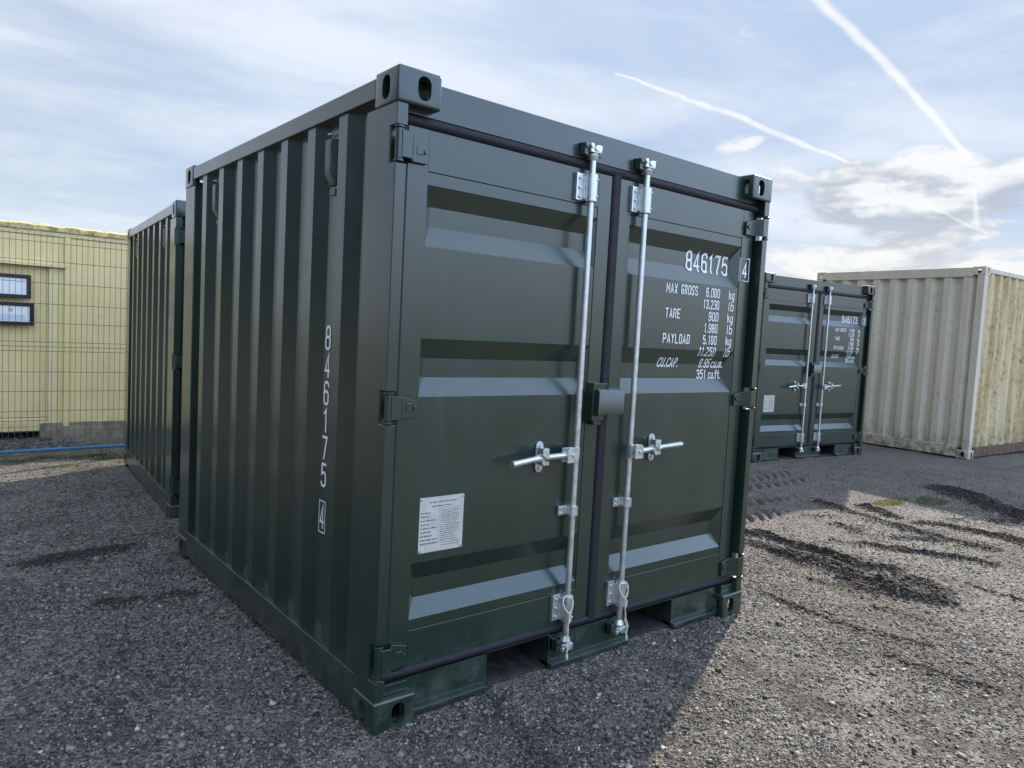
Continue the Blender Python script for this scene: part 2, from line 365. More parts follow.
# ------------------------------------------------------------------ lettering (stroke alphabet)
RR = [(0, .12), (0, .88), (.22, 1), (.78, 1), (1, .88), (1, .12), (.78, 0), (.22, 0), (0, .12)]
SIX = [(.98, .84), (.95, .9), (.78, 1), (.22, 1), (0, .88), (0, .12), (.22, 0), (.78, 0), (1, .12), (1, .46), (.78, .57), (.22, .57), (0, .47)]
G = {
 '0': [RR], 'O': [RR], '1': [[(.15, .82), (.6, 1), (.6, 0)]], '2': [[(0, .84), (.03, .91), (.22, 1), (.78, 1), (1, .88), (1, .64), (.02, .14), (.02, 0), (1, 0)]],
 '3': [[(0, .86), (.22, 1), (.78, 1), (1, .88), (1, .62), (.8, .53), (1, .43), (1, .12), (.78, 0), (.22, 0), (0, .14)], [(.35, .53), (.82, .53)]],
 '4': [[(.74, 0), (.74, 1), (0, .26), (1.0, .26)]], '5': [[(.95, 1), (.07, 1), (.03, .54), (.25, .61), (.78, .61), (1, .5), (1, .12), (.78, 0), (.22, 0), (0, .14)]],
 '6': [SIX], '9': [[(1-x, 1-y) for x, y in SIX]], '7': [[(0, 1), (1, 1), (.38, 0)]],
 '8': [[(.2, .53), (.03, .63), (.03, .88), (.24, 1), (.76, 1), (.97, .88), (.97, .63), (.8, .53), (1, .43), (1, .12), (.78, 0), (.22, 0), (0, .12), (0, .43), (.2, .53), (.8, .53)]],
 'A': [[(0, 0), (.5, 1), (1, 0)], [(.2, .28), (.8, .28)]], 'C': [[(1, .82), (1, .88), (.78, 1), (.22, 1), (0, .88), (0, .12), (.22, 0), (.78, 0), (1, .12), (1, .18)]],
 'D': [[(0, 0), (0, 1), (.68, 1), (1, .86), (1, .14), (.68, 0), (0, 0)]], 'E': [[(1, 1), (0, 1), (0, 0), (1, 0)], [(0, .52), (.8, .52)]],
 'G': [[(1, .82), (1, .88), (.78, 1), (.22, 1), (0, .88), (0, .12), (.22, 0), (.78, 0), (1, .12), (1, .46), (.55, .46)]],
 'L': [[(0, 1), (0, 0), (.95, 0)]], 'M': [[(0, 0), (0, 1), (.5, .3), (1, 1), (1, 0)]], 'P': [[(0, 0), (0, 1), (.78, 1), (1, .88), (1, .55), (.78, .44), (0, .44)]],
 'R': [[(0, 0), (0, 1), (.78, 1), (1, .88), (1, .6), (.78, .48), (0, .48)], [(.6, .48), (1, 0)]], 'S': [[(1, .84), (.78, 1), (.22, 1), (0, .88), (0, .64), (1, .38), (1, .12), (.78, 0), (.22, 0), (0, .16)]],
 'T': [[(0, 1), (1, 1)], [(.5, 1), (.5, 0)]], 'U': [[(0, 1), (0, .12), (.22, 0), (.78, 0), (1, .12), (1, 1)]], 'X': [[(0, 0), (1, 1)], [(0, 1), (1, 0)]], 'Y': [[(0, 1), (.5, .5), (1, 1)], [(.5, .5), (.5, 0)]],
 'k': [[(0, 0), (0, 1)], [(.9, .68), (.05, .32)], [(.35, .45), (1, 0)]], 'g': [[(1, .66), (.22, .66), (0, .56), (0, .1), (.22, 0), (1, 0)], [(1, .68), (1, -.2), (.78, -.3), (.1, -.3)]],
 'l': [[(.5, 1), (.5, 0)]], 'b': [[(0, 1), (0, 0), (.78, 0), (1, .1), (1, .56), (.78, .66), (0, .66)]], 'c': [[(1, .6), (.78, .66), (.22, .66), (0, .56), (0, .1), (.22, 0), (.78, 0), (1, .06)]],
 'u': [[(0, .68), (0, .1), (.22, 0), (1, 0)], [(1, .68), (1, 0)]], 'm': [[(0, 0), (0, .66), (.8, .66), (1, .56), (1, 0)], [(.5, .66), (.5, 0)]],
 'f': [[(1, 1), (.6, 1), (.4, .9), (.4, 0)], [(0, .66), (1, .66)]], 't': [[(.4, .95), (.4, .1), (.6, 0), (1, 0)], [(0, .66), (.95, .66)]],
 '.': [[(.4, 0), (.4, .09)]], ',': [[(.5, .08), (.3, -.12)]], }
NARROW = {'.': .35, ',': .35, 'l': .55, '1': .75, ' ': .8, 'm': 1.3, 'M': 1.25}
def stroke(pts, w):
    """mitred outline of a polyline -> quads as list of (left, right)"""
    P = [Vector(p) for p in pts]; n = len(P); closed = (P[0]-P[-1]).length < 1e-6; out = []
    for i in range(n):
        a = P[i-1] if i > 0 else (P[-2] if closed else None); b = P[i+1] if i < n-1 else (P[1] if closed else None)
        d1 = (P[i]-a).normalized() if a is not None else (b-P[i]).normalized(); d2 = (b-P[i]).normalized() if b is not None else d1
        n1 = Vector((-d1.y, d1.x)); n2 = Vector((-d2.y, d2.x)); mm = n1+n2
        if mm.length < .3: mm = n1
        mm.normalize(); k = min(w/2/max(.35, mm.dot(n1)), w*1.3)
        e = Vector((0, 0))
        if a is None: e = -d1*w*.45
        if b is None: e = d1*w*.45
        out.append((P[i]+e+mm*k, P[i]+e-mm*k))
    return out
def glyphs(text, x0, x1, z0, h, w, slant=0):
    """2D quads for text fitted between x0 and x1, baseline z0, cap height h, stroke w"""
    adv = [NARROW.get(c, 1.0) for c in text]; gap = .38
    tot = sum(adv)+gap*(len(text)-1); u = (x1-x0)/tot; x = x0; quads = []; lay = 0
    for c, a in zip(text, adv):
        for pl in G.get(c, []):
            cw = a*u-w*.6
            pts = [(x+w*.3+p[0]*cw+slant*p[1]*h, z0+w/2+p[1]*(h-w)) for p in pl]
            s = stroke(pts, w)
            quads += [((s[i][0], s[i][1], s[i+1][1], s[i+1][0]), (lay+i) % 16) for i in range(len(s)-1)]; lay += 5
        x += (a+gap)*u
    return quads
def frame_quads(x0, x1, z0, z1, w):
    s = stroke([(x0, z0), (x0, z1), (x1, z1), (x1, z0), (x0, z0)], w)
    return [((s[i][0], s[i][1], s[i+1][1], s[i+1][0]), 0) for i in range(4)]
def letter_mesh(quads, to3d, name, mat, cutx=(), cutz=(), parent=None):
    """to3d(x, z, layer) -> point; quads cut along the given lines so that they lie on bent sheet"""
    bm = bmesh.new(); lay = bm.verts.layers.int.new('lay')
    for q, l in quads:
        vs = [bm.verts.new((p.x, 0, p.y)) for p in q]
        for v in vs: v[lay] = l
        try: bm.faces.new(vs)
        except ValueError: pass
    for X in cutx: bmesh.ops.bisect_plane(bm, geom=bm.verts[:]+bm.edges[:]+bm.faces[:], plane_co=(X, 0, 0), plane_no=(1, 0, 0))
    for Z in cutz: bmesh.ops.bisect_plane(bm, geom=bm.verts[:]+bm.edges[:]+bm.faces[:], plane_co=(0, 0, Z), plane_no=(0, 0, 1))
    for v in bm.verts: v.co = to3d(v.co.x, v.co.z, v[lay])
    me = bpy.data.meshes.new(name); bm.to_mesh(me); bm.free(); me.materials.append(mat)
    return link(name, me, parent)

# ------------------------------------------------------------------ ground
def gh_base(x, y):
    """numpy height of the yard"""
    x = np.asarray(x, float); y = np.asarray(y, float)
    pts = [(1.1, .9, .006), (-.6, 1, .004), (1, -1.5, .000), (.1, 2.3, .004), (1.0, 3.6, -.060), (.6, 5.2, -.062), (0, 6.4, -.085), (0, 8.5, -.10), (3, 7, -.04), (7.0, 2.8, .020), (8.6, 3.0, .022), (10.0, 1.8, .010), (12, 4, .012), (5, -1, .0), (4, 1.5, .0), (10, -3, 0)]
    num = 0; den = 1e-6
    for a, b, h in pts:
        w = np.exp(-((x-a)**2+(y-b)**2)/(2*1.15**2)); num = num+w*h; den = den+w
    return num/den
def vnoise(x, y, f, seed=0):
    """value noise, numpy"""
    x = x*f+seed*17.3; y = y*f-seed*9.1
    xi = np.floor(x).astype(np.int64); yi = np.floor(y).astype(np.int64); fx = x-xi; fy = y-yi
    fx = fx*fx*(3-2*fx); fy = fy*fy*(3-2*fy)
    def h(a, b):
        n = (a*374761393+b*668265263+seed*1442695) & 0x7fffffff; n = ((n ^ (n >> 13))*1274126177) & 0x7fffffff
        return (n ^ (n >> 16)) % 100003/100003.0
    return (h(xi, yi)*(1-fx)+h(xi+1, yi)*fx)*(1-fy)+(h(xi, yi+1)*(1-fx)+h(xi+1, yi+1)*fx)*fy
# ridges of mud thrown up by wheels: ground polylines (world metres), half width, height
RIDGES = [
 ([(3.60, 1.5), (3.69, .96), (3.74, .76), (3.70, .45), (3.66, .13), (3.72, .02), (3.78, -.12)], .055, .040, .9),
 ([(3.40, 1.2), (3.42, .79), (3.46, .53), (3.41, .14), (3.35, -.10), (3.34, -.29), (3.37, -.42), (3.38, -.52)], .085, .045, 1.0),
 ([(3.08, .09), (3.13, -.06)], .045, .025, .5), ([(5.2, 1.2), (5.17, .93), (5.09, .65), (5.01, .35), (4.99, .09), (5.02, -.25)], .05, .035, .6),
 ([(5.50, .94), (5.39, .60)], .05, .035, .8), ([(4.09, .45), (4.27, .23), (4.47, -.15), (4.52, -.43)], .05, .03, .6),
 ([(4.63, .33), (4.88, .04)], .05, .03, .6), ([(5.33, .37), (5.47, .10), (5.48, -.20), (5.41, -.36), (5.3, -.8)], .055, .03, .5),
 ([(4.57, .72), (4.50, .44)], .07, .03, .6), ([(7.2, .9), (7.05, .68), (6.82, .33), (6.58, -.02), (6.3, -.3)], .13, .05, .9),
 ([(2.9, -.35), (2.95, -.75)], .03, .012, .35), ([(2.55, .1), (2.5, -.45), (2.6, -.8)], .03, .010, .3), ([(2.3, -.7), (2.35, -1.2)], .025, .01, .35), ([(3.9, -.5), (3.8, -1.0)], .03, .012, .35), ([(-.55, 1.75), (-.1, 1.7)], .05, .012, .45), ([(-.75, 2.6), (-.2, 2.7)], .07, .012, .4),
 ([(3.13, -.19), (3.30, -.15), (3.66, -.25), (3.54, -.41)], .08, .03, .6), ([(5.76, .25), (6.07, -.01)], .06, .03, .5), ([(4.63, .99), (4.84, .88)], .05, .02, .4)]
def dist_poly(x, y, pl):
    best = np.full(np.shape(x), 1e9)
    for (a, b), (c, d) in zip(pl, pl[1:]):
        dx, dy = c-a, d-b; t = np.clip(((x-a)*dx+(y-b)*dy)/(dx*dx+dy*dy), 0, 1)
        best = np.minimum(best, np.hypot(x-a-t*dx, y-b-t*dy))
    return best
TREADS = [(4.25, 1.50, 5.95, 1.58, .15), (5.3, 2.16, 6.4, 2.24, .14), (4.6, 1.98, 6.2, 1.90, .14), (3.8, 1.22, 4.9, 1.30, .15)]
def ground_h(x, y, full=False):
    x = np.asarray(x, float); y = np.asarray(y, float)
    h = gh_base(x, y)
    mud = np.zeros(np.shape(x)); dirt = np.zeros(np.shape(x))
    rough = (vnoise(x, y, 1.3, 1)-.5)*.012+(vnoise(x, y, 5, 2)-.5)*.008+(vnoise(x, y, 17, 3)-.5)*.006+(vnoise(x, y, 2.6, 4)-.5)*.02*np.clip((x-3.2)/1.5, 0, 1)+(vnoise(x, y, 9, 8)-.5)*.012*np.clip((x-3.2)/1.5, 0, 1)
    wx = x+(vnoise(x, y, 6, 21)-.5)*.10; wy = y+(vnoise(x, y, 6, 22)-.5)*.10+(vnoise(x, y, 1.7, 23)-.5)*.12
    for pl, w, hh, dens in RIDGES:
        d = dist_poly(wx, wy, pl)
        br = vnoise(x, y, 3.5, 5)*.6+vnoise(x, y, 12, 6)*.35+.35
        k = np.exp(-(d/w)**2)*np.clip(br*1.5-.45+dens*.3, 0, 1.2)
        mud = np.maximum(mud, k*(.5+.5*dens)); h = h+k*hh*.8*(.35+.7*vnoise(x, y, 38, 7))-np.exp(-((d-w*2)/w)**2)*hh*.15
    # churned, darker earth where the wheels turned, with chevron tread prints
    blob = np.clip(1-np.hypot((x-5.0)/3.0, (y-1.75)/1.35)**2, 0, 1)
    blob2 = np.clip(1-np.hypot((x-8.2)/2.8, (y-.9)/1.5)**2, 0, 1)
    blob3 = np.clip(1-np.hypot((x-8.5)/4.5, (y-2.2)/1.6)**2, 0, 1)
    dirt = np.maximum(np.maximum(blob*1.4, blob2*1.0), blob3*1.2)
    for (x0, y0, x1, y1, wd) in TREADS:
        L = math.hypot(x1-x0, y1-y0); ux, uy = (x1-x0)/L, (y1-y0)/L
        s = (x-x0)*ux+(y-y0)*uy; t = -(x-x0)*uy+(y-y0)*ux
        ins = (s > 0)*(s < L)*(np.abs(t) < wd)
        ph = np.mod((s+np.abs(t)*.8)/.15, 1.0)
        bar = np.clip(np.minimum(ph, 1-ph)*6-.9, -1, 1)
        h = h+ins*(bar*.032-.012)*np.clip(vnoise(x, y, 4, 31)*2.2-.3, .1, 1.2)*(np.clip((wd-np.abs(t))/.05, 0, 1)); mud = np.maximum(mud, ins*np.clip(.42-bar*.4, 0, .75)*np.clip(vnoise(x, y, 4, 31)*2-.2, .2, 1))  # mud tone also darkens the gaps between bars, painted shade so prints show
    h = h+rough
    # flat under the containers
    return (h, mud, dirt) if full else h
def axis(segs):
    """non-uniform axis: list of (start, end, step)"""
    out = []
    for a, b, s in segs: out += list(np.arange(a, b-1e-9, s))
    return np.array(out+[segs[-1][1]])
def build_ground():
    far = [6, 8, 11, 15, 22, 35, 60, 110, 220, 450, 900]
    xs = np.concatenate([[-3-f for f in reversed(far)], axis([(-3, -1.4, .08), (-1.4, 3, .03), (3, 6.6, .018), (6.6, 9.5, .04), (9.5, 13, .15)]), [13+f for f in far]])
    ys = np.concatenate([[-3-f for f in reversed(far)], axis([(-3, -1.5, .08), (-1.5, -.6, .03), (-.6, 2.3, .018), (2.3, 4.6, .035), (4.6, 7.0, .04), (7.0, 11, .2)]), [11+f for f in far]])
    X, Y = np.meshgrid(xs, ys); h, mud, dirt = ground_h(X, Y, True)
    ny, nx = X.shape; v = np.stack([X, Y, h], -1).reshape(-1, 3)
    i = np.arange(nx*ny).reshape(ny, nx); q = np.stack([i[:-1, :-1], i[:-1, 1:], i[1:, 1:], i[1:, :-1]], -1).reshape(-1, 4)
    me = bpy.data.meshes.new('ground'); me.vertices.add(len(v)); me.vertices.foreach_set('co', v.ravel())
    me.loops.add(q.size); me.loops.foreach_set('vertex_index', q.ravel().astype(np.int32))
    me.polygons.add(len(q)); me.polygons.foreach_set('loop_start', np.arange(0, q.size, 4, dtype=np.int32))
    me.update(calc_edges=True); me.polygons.foreach_set('use_smooth', np.ones(len(q), bool))
    for nm, a in (('mud', mud), ('dirt', dirt)):
        at = me.attributes.new(nm, 'FLOAT', 'POINT'); at.data.foreach_set('value', a.ravel().astype(np.float32))
    me.materials.append(GRAVEL); o = link('ground', me); tag(o, kind='structure')
build_ground()

def scatter_mesh(name, mat, px, py, size, tones=None, flat=.6, sink=.35, seed=1):
    """thousands of small irregular stones as one mesh"""
    R = np.random.default_rng(seed); n = len(px)
    # 8-point lumps: cube corners pushed about
    base = np.array([(x, y, z) for x in (-1, 1) for y in (-1, 1) for z in (-1, 1)], float)*.62
    tri = np.array([(0, 1, 3), (0, 3, 2), (4, 6, 7), (4, 7, 5), (0, 4, 5), (0, 5, 1), (2, 3, 7), (2, 7, 6), (0, 2, 6), (0, 6, 4), (1, 5, 7), (1, 7, 3)])
    v = base[None]*(1+R.uniform(-.75, .5, (n, 8, 3)))
    sc_ = size[:, None]*np.stack([R.uniform(.7, 1.3, n), R.uniform(.55, 1.1, n), R.uniform(.45, 1, n)*flat], -1)
    v = v*sc_[:, None, :]
    a = R.uniform(0, 2*PI, n); tlt = R.normal(0, .35, n)
    ca, sa, ct, st = np.cos(a), np.sin(a), np.cos(tlt), np.sin(tlt)
    y2 = v[..., 1]*ct[:, None]-v[..., 2]*st[:, None]; z2 = v[..., 1]*st[:, None]+v[..., 2]*ct[:, None]; x2 = v[..., 0]
    X = x2*ca[:, None]-y2*sa[:, None]; Y = x2*sa[:, None]+y2*ca[:, None]
    g = ground_h(px, py)
    P = np.stack([X+px[:, None], Y+py[:, None], z2+(g+size*flat*(.5-sink))[:, None]], -1).reshape(-1, 3)
    F = (tri[None]+(np.arange(n)*8)[:, None, None]).reshape(-1, 3)
    me = bpy.data.meshes.new(name); me.vertices.add(len(P)); me.vertices.foreach_set('co', P.ravel())
    me.loops.add(F.size); me.loops.foreach_set('vertex_index', F.ravel().astype(np.int32))
    me.polygons.add(len(F)); me.polygons.foreach_set('loop_start', np.arange(0, F.size, 3, dtype=np.int32)); me.update(calc_edges=True)
    if tones is not None:
        at = me.attributes.new('tone', 'FLOAT_COLOR', 'POINT'); c = np.repeat(np.concatenate([tones, np.ones((n, 1))], 1), 8, axis=0)
        at.data.foreach_set('color', c.ravel().astype(np.float32))
    me.materials.append(mat); o = link(name, me); return o
FOOT = [(0, 0, 2.181, 2.424, 0), (.18, 3.32, 2.36, 5.75, 0), (6.5, 2.75, 8.7, 5.1, 0)]
def outside(x, y):
    k = np.ones(len(x), bool)
    for a, b, c, d, _ in FOOT: k &= ~((x > a+.03) & (x < c-.03) & (y > b+.03) & (y < d-.03))
    return k
def stones():
    # density falls with distance from the near ground
    n = 420000; r = .9+9.5*rng.random(n)**1.25; a = np.radians(rng.uniform(-2, 80, n))
    px = -1.2078+r*np.sin(a); py = -2.1413+r*np.cos(a)
    k = outside(px, py) & (py < 7.3) & (px > -1.6); px, py, r = px[k], py[k], r[k]
    big = rng.random(len(px))
    size = .0030+.0050*rng.random(len(px))**1.5+np.where(big > .94, .002+rng.random(len(px))**2.2*.012*np.clip(1.5-r/4.5, .35, 1), 0)+np.where(big > .9992, .010, 0)
    size *= np.clip(r/3.2, .8, 1.4)**.4
    patch = vnoise(px, py, 2.2, 11)*.6+vnoise(px, py, 7, 12)*.4
    keep = rng.random(len(px)) < (.05+1.15*patch)*np.clip(1.5-r[:len(px)]*.10, .5, 1.2); px, py, size = px[keep], py[keep], size[keep]
    _, mud, dirt = ground_h(px, py, True)
    keep = rng.random(len(px)) > np.clip(mud*1.2+dirt*.25, 0, .93); px, py, size = px[keep], py[keep], size[keep]
    t = rng.random(len(px)); base = .033+.25*t**2.4
    base = np.where(rng.random(len(px)) > .95, .30+.22*rng.random(len(px)), base)
    base = np.where((size > .012) & (rng.random(len(px)) > .4), np.maximum(base, .22), base)
    warm = rng.random(len(px))
    tones = np.stack([base*(1.04+.08*warm), base*(.98+.02*warm), base*(.90-.14*warm)], -1)
    red = rng.random(len(px)) > .994; tones[red] = tones[red]*np.array([1.35, .85, .65])
    o = scatter_mesh('loose_gravel', STONE, px, py, size, tones, flat=.72, seed=3)
    tag(o, 'loose grey and pale gravel stones strewn over the whole yard', 'gravel', kind='stuff')
    # clods of mud along the wheel ridges
    X = []; Y = []; S = []
    for pl, w, hh, dens in RIDGES:
        for (a, b), (c, d) in zip(pl, pl[1:]):
            L = math.hypot(c-a, d-b); m_ = int(L*4600*w/.06*dens)
            t = rng.random(m_); X.append(a+(c-a)*t+rng.normal(0, w*.8, m_)); Y.append(b+(d-b)*t+rng.normal(0, w*.8, m_)); S.append(.004+.010*rng.random(m_)**2.5)
    X = np.concatenate(X); Y = np.concatenate(Y); S = np.concatenate(S)
    k = rng.random(len(X)) < vnoise(X, Y, 3.5, 5)*1.3-.15+.25*vnoise(X, Y, 14, 6); X, Y, S = X[k], Y[k], S[k]; k = outside(X, Y)
    o = scatter_mesh('mud_clods', MUD, X[k], Y[k], S[k], flat=.8, seed=5)
    tag(o, 'dark crumbled mud clods thrown up along the wheel ruts', 'mud', kind='stuff')
stones()
def tufts(name, mat, spots, h, label, cat, seed=2):
    R = random.Random(seed); v = []; f = []
    for cx, cy, rx, ry, n in spots:
        for _ in range(n):
            a = R.uniform(0, 2*PI); q = math.sqrt(R.random()); x = cx+rx*q*math.cos(a); y = cy+ry*q*math.sin(a)
            z = float(ground_h(x, y))-.004; hh = h*R.uniform(.4, 1.2); b = R.uniform(0, PI); w = .0028; lean = R.uniform(0, .7)*hh; la = R.uniform(0, 2*PI)
            n0 = len(v); dx, dy = w*math.cos(b), w*math.sin(b)
            v += [(x-dx, y-dy, z), (x+dx, y+dy, z), (x+dx*.7+lean*.4*math.cos(la), y+dy*.7+lean*.4*math.sin(la), z+hh*.6), (x-dx*.7+lean*.4*math.cos(la), y-dy*.7+lean*.4*math.sin(la), z+hh*.6), (x+lean*math.cos(la), y+lean*math.sin(la), z+hh)]
            f += [(n0, n0+1, n0+2, n0+3), (n0+3, n0+2, n0+4)]
    me = bpy.data.meshes.new(name); me.from_pydata(v, [], f); me.materials.append(mat); o = link(name, me); tag(o, label, cat, kind='stuff')
tufts('grass', GRASS, [(6.37, .68, .20, .12, 420), (6.15, .9, .12, .08, 60)]+[(-1.2+k*.16, 6.33+.05*math.sin(k*2.3), .10, .05, 90 if k % 3 else 200) for k in range(18)]+[(.35, 6.15, .2, .08, 500)], .035,
      'short green grass growing through the stones and along the fence foot', 'grass')
tufts('moss', GRASSY, [(5.86, .88, .20, .09, 900), (5.95, .82, .1, .05, 300), (-.05, 5.9, .1, .04, 200)], .016, 'dry yellow moss patch in the gravel beside the small grass patch', 'moss', 4)

# ------------------------------------------------------------------ shipping container, eight foot
W, L, H = 2.181, 2.424, 2.26
CH, CW, CL = .119, .169, .158
DP, DEEP = .050, .036                 # door plane set back from the corner castings, depth of the pressed grooves
GROOVES = [(1.905, 1.837, 1.769, 1.695), (1.376, 1.305, 1.2365, 1.170), (.572, .501, .431, .3655)]
def groove(x, z, x0, x1, e=.040):
    d = 0
    for a, b, c, d_ in GROOVES:
        if z >= a or z <= d_: continue
        k = (a-z)/(a-b) if z > b else (1 if z >= c else (z-d_)/(c-d_))
        # ends are pressed on a slope
        kx = min(1, max(0, (x-x0)/e), max(0, (x1-x)/e)); d = min(k, kx)
    return d*DEEP
def door_skin(x0, x1, zt, zb):
    """pressed steel sheet with three horizontal grooves closed by sloped ends"""
    mb = MB(); e = .040; zs = [zt]; rows = []
    for a, b, c, d in GROOVES: zs += [a, b, c, d]
    zs.append(zb)
    f = DP+.003
    top = [(x, z) for z in zs for x in (x0, x0+e, x1-e, x1)]
    deep = set()
    for g in GROOVES:
        for z in (g[1], g[2]): deep.add(z)
    v = []
    for z in zs:
        for i, x in enumerate((x0, x0+e, x1-e, x1)):
            v.append((x, f+(DEEP if (z in deep and i in (1, 2)) else 0), z))
    fs = []
    for r in range(len(zs)-1):
        for c in range(3):
            a, b, c2, d2 = r*4+c, r*4+c+1, (r+1)*4+c+1, (r+1)*4+c
            q = [a, b, c2, d2]
            if c == 1: fs.append(tuple(q))
            else: # split so that pressed corners are crisp
                yv = [v[i][1] for i in q]
                if max(yv)-min(yv) < 1e-6: fs.append(tuple(q))
                else:
                    k = max(range(4), key=lambda i: yv[i]) if sum(y > f+.001 for y in yv) == 1 else None
                    if k is None: fs.append(tuple(q))
                    else: # cut from the deep corner to the opposite corner
                        fs += [(q[k], q[(k+1) % 4], q[(k+2) % 4]), (q[k], q[(k+2) % 4], q[(k+3) % 4])]
    n = len(v); v2 = [(x, y+.006, z) for x, y, z in v]; fs += [tuple(i+n for i in reversed(q)) for q in fs]
    mb.add(v+v2, fs); return mb
def make_casting(top):
    """hollow corner casting with an oval slot in its front, outer side and top or bottom"""
    bm = bmesh.new(); bmesh.ops.create_cube(bm, size=1); t = .026
    for v in bm.verts: v.co = Vector((CW*(v.co.x+.5), CL*(v.co.y+.5), CH*(v.co.z+.5)))
    bmesh.ops.bevel(bm, geom=bm.edges[:], offset=.0095, segments=4, affect='EDGES', profile=.5)
    b = MB(); b.add([v.co[:] for v in bm.verts], [[v.index for v in f.verts] for f in bm.faces]); bm.free()
    cut = [MB().box(t, CW+.01, t, CL+.01, t if not top else -.0+t, CH-t)]
    cut.append(MB().prism(oval(.100, CH/2, .052, .080), 1, -.01, t+.01))
    cut.append(MB().prism(oval(.080, CH/2, .052, .080), 0, -.01, t+.01))
    cut.append(MB().prism([(x, y) for x, y in oval(.092, .092, .064, .100)], 2, (CH-t-.01) if top else -.01, CH+.01 if top else t+.01))
    # close the two inner faces again
    me = boolean_mesh(b, cut, 'corner_casting', GREEN)
    bm = bmesh.new(); bm.from_mesh(me)
    def plate(x0, x1, y0, y1, z0, z1):
        r = bmesh.ops.create_cube(bm, size=1)
        for v in r['verts']: v.co = Vector(((x0+x1)/2+v.co.x*(x1-x0), (y0+y1)/2+v.co.y*(y1-y0), (z0+z1)/2+v.co.z*(z1-z0)))
    bm.to_mesh(me); bm.free()
    return me
def mirrored(me, sx, sy, ox, oy, oz, mat):
    n = me.copy(); 
    bm = bmesh.new(); bm.from_mesh(n)
    for v in bm.verts: v.co = Vector((ox+sx*v.co.x, oy+sy*v.co.y, v.co.z+oz))
    if sx*sy < 0: bmesh.ops.reverse_faces(bm, faces=bm.faces)
    bm.to_mesh(n); bm.free(); n.materials.clear(); n.materials.append(mat); return n
CAST_T = make_casting(True); CAST_B = make_casting(False)
def add_castings(root, W_, L_, H_, mat, bevel=.006):
    for top in (True, False):
        for sx in (1, -1):
            for sy in (1, -1):
                me = mirrored(CAST_T if top else CAST_B, sx, sy, 0 if sx > 0 else W_, 0 if sy > 0 else L_, H_-CH if top else 0, mat)
                me.polygons.foreach_set('use_smooth', [True]*len(me.polygons)); me.set_sharp_from_angle(angle=math.radians(40)); link('corner_casting', me, root)
def wave(y0, y1, c0, pitch, flat, slope, n):
    """trapezoid corrugation: list of (pos, level) with level 1 outward"""
    out = [(y0, 0)]
    for k in range(n):
        c = c0+pitch*k
        out += [(c-flat/2-slope, 0), (c-flat/2, 1), (c+flat/2, 1), (c+flat/2+slope, 0)]
    out.append((y1, 0)); return out
SIDEW = wave(.19, 2.24, .414, .2785, .070, .069, 7)
def side_wall_mb(side):
    xo, xi = .012, .048
    line = [(xi+(xo-xi)*l, y) for y, l in SIDEW]
    mb = MB().ribbon(line, .004, 2, .150, 2.19, (1, 0))
    if side > 0: mb.mirror_x(W)
    return mb
def hinge_mb(zt, zb, side):
    mb = MB(); zm = (zt+zb)/2
    mb.tube([(.019, .012, zb-.004), (.019, .012, zt+.004)], .0135, 14)
    mb.tube([(.019, .012, zb-.014), (.019, .012, zb-.005)], .0165, 14); mb.tube([(.019, .012, zt+.005), (.019, .012, zt+.012)], .0165, 14)
    # blade: bent strap reaching over the post lip on to the door, tapering
    line = [(.022, -.004), (.060, -.004), (.088, DP-.016), (.148, DP-.014)]
    hs = [(zt, zb), (zt-.003, zb+.001), (zt-.008, zb+.001), (zt-.024, zb+.002)]
    th = .011; v = []; n = len(line)
    for (x, y), (a, b) in zip(line, hs): v += [(x, y, a), (x, y, b), (x, y+th, a), (x, y+th, b)]
    f = []
    for i in range(n-1):
        o, q = i*4, i*4+4; f += [(o, o+1, q+1, q), (o+2, q+2, q+3, o+3), (o, q, q+2, o+2), (o+1, o+3, q+3, q+1)]
    f += [(0, 2, 3, 1), ((n-1)*4, (n-1)*4+1, (n-1)*4+3, (n-1)*4+2)]
    mb.add(v, f)
    mb.box(.100, .128, DP-.018, DP-.010, zm-.016, zm+.012)       # raised boss
    mb.tube([(.134, DP-.016, zm-.004), (.134, DP-.022, zm-.004)], .008, 10)
    # welded foot behind the blade
    mb.box(.084, .146, DP-.008, DP+.004, zb+.006, zt-.030)
    if side > 0: mb.mirror_x(W)
    return mb
HZ = [(2.055, 1.965), (1.180, 1.098), (.305, .205)]
RX = (.914, 1.245); RY = .020
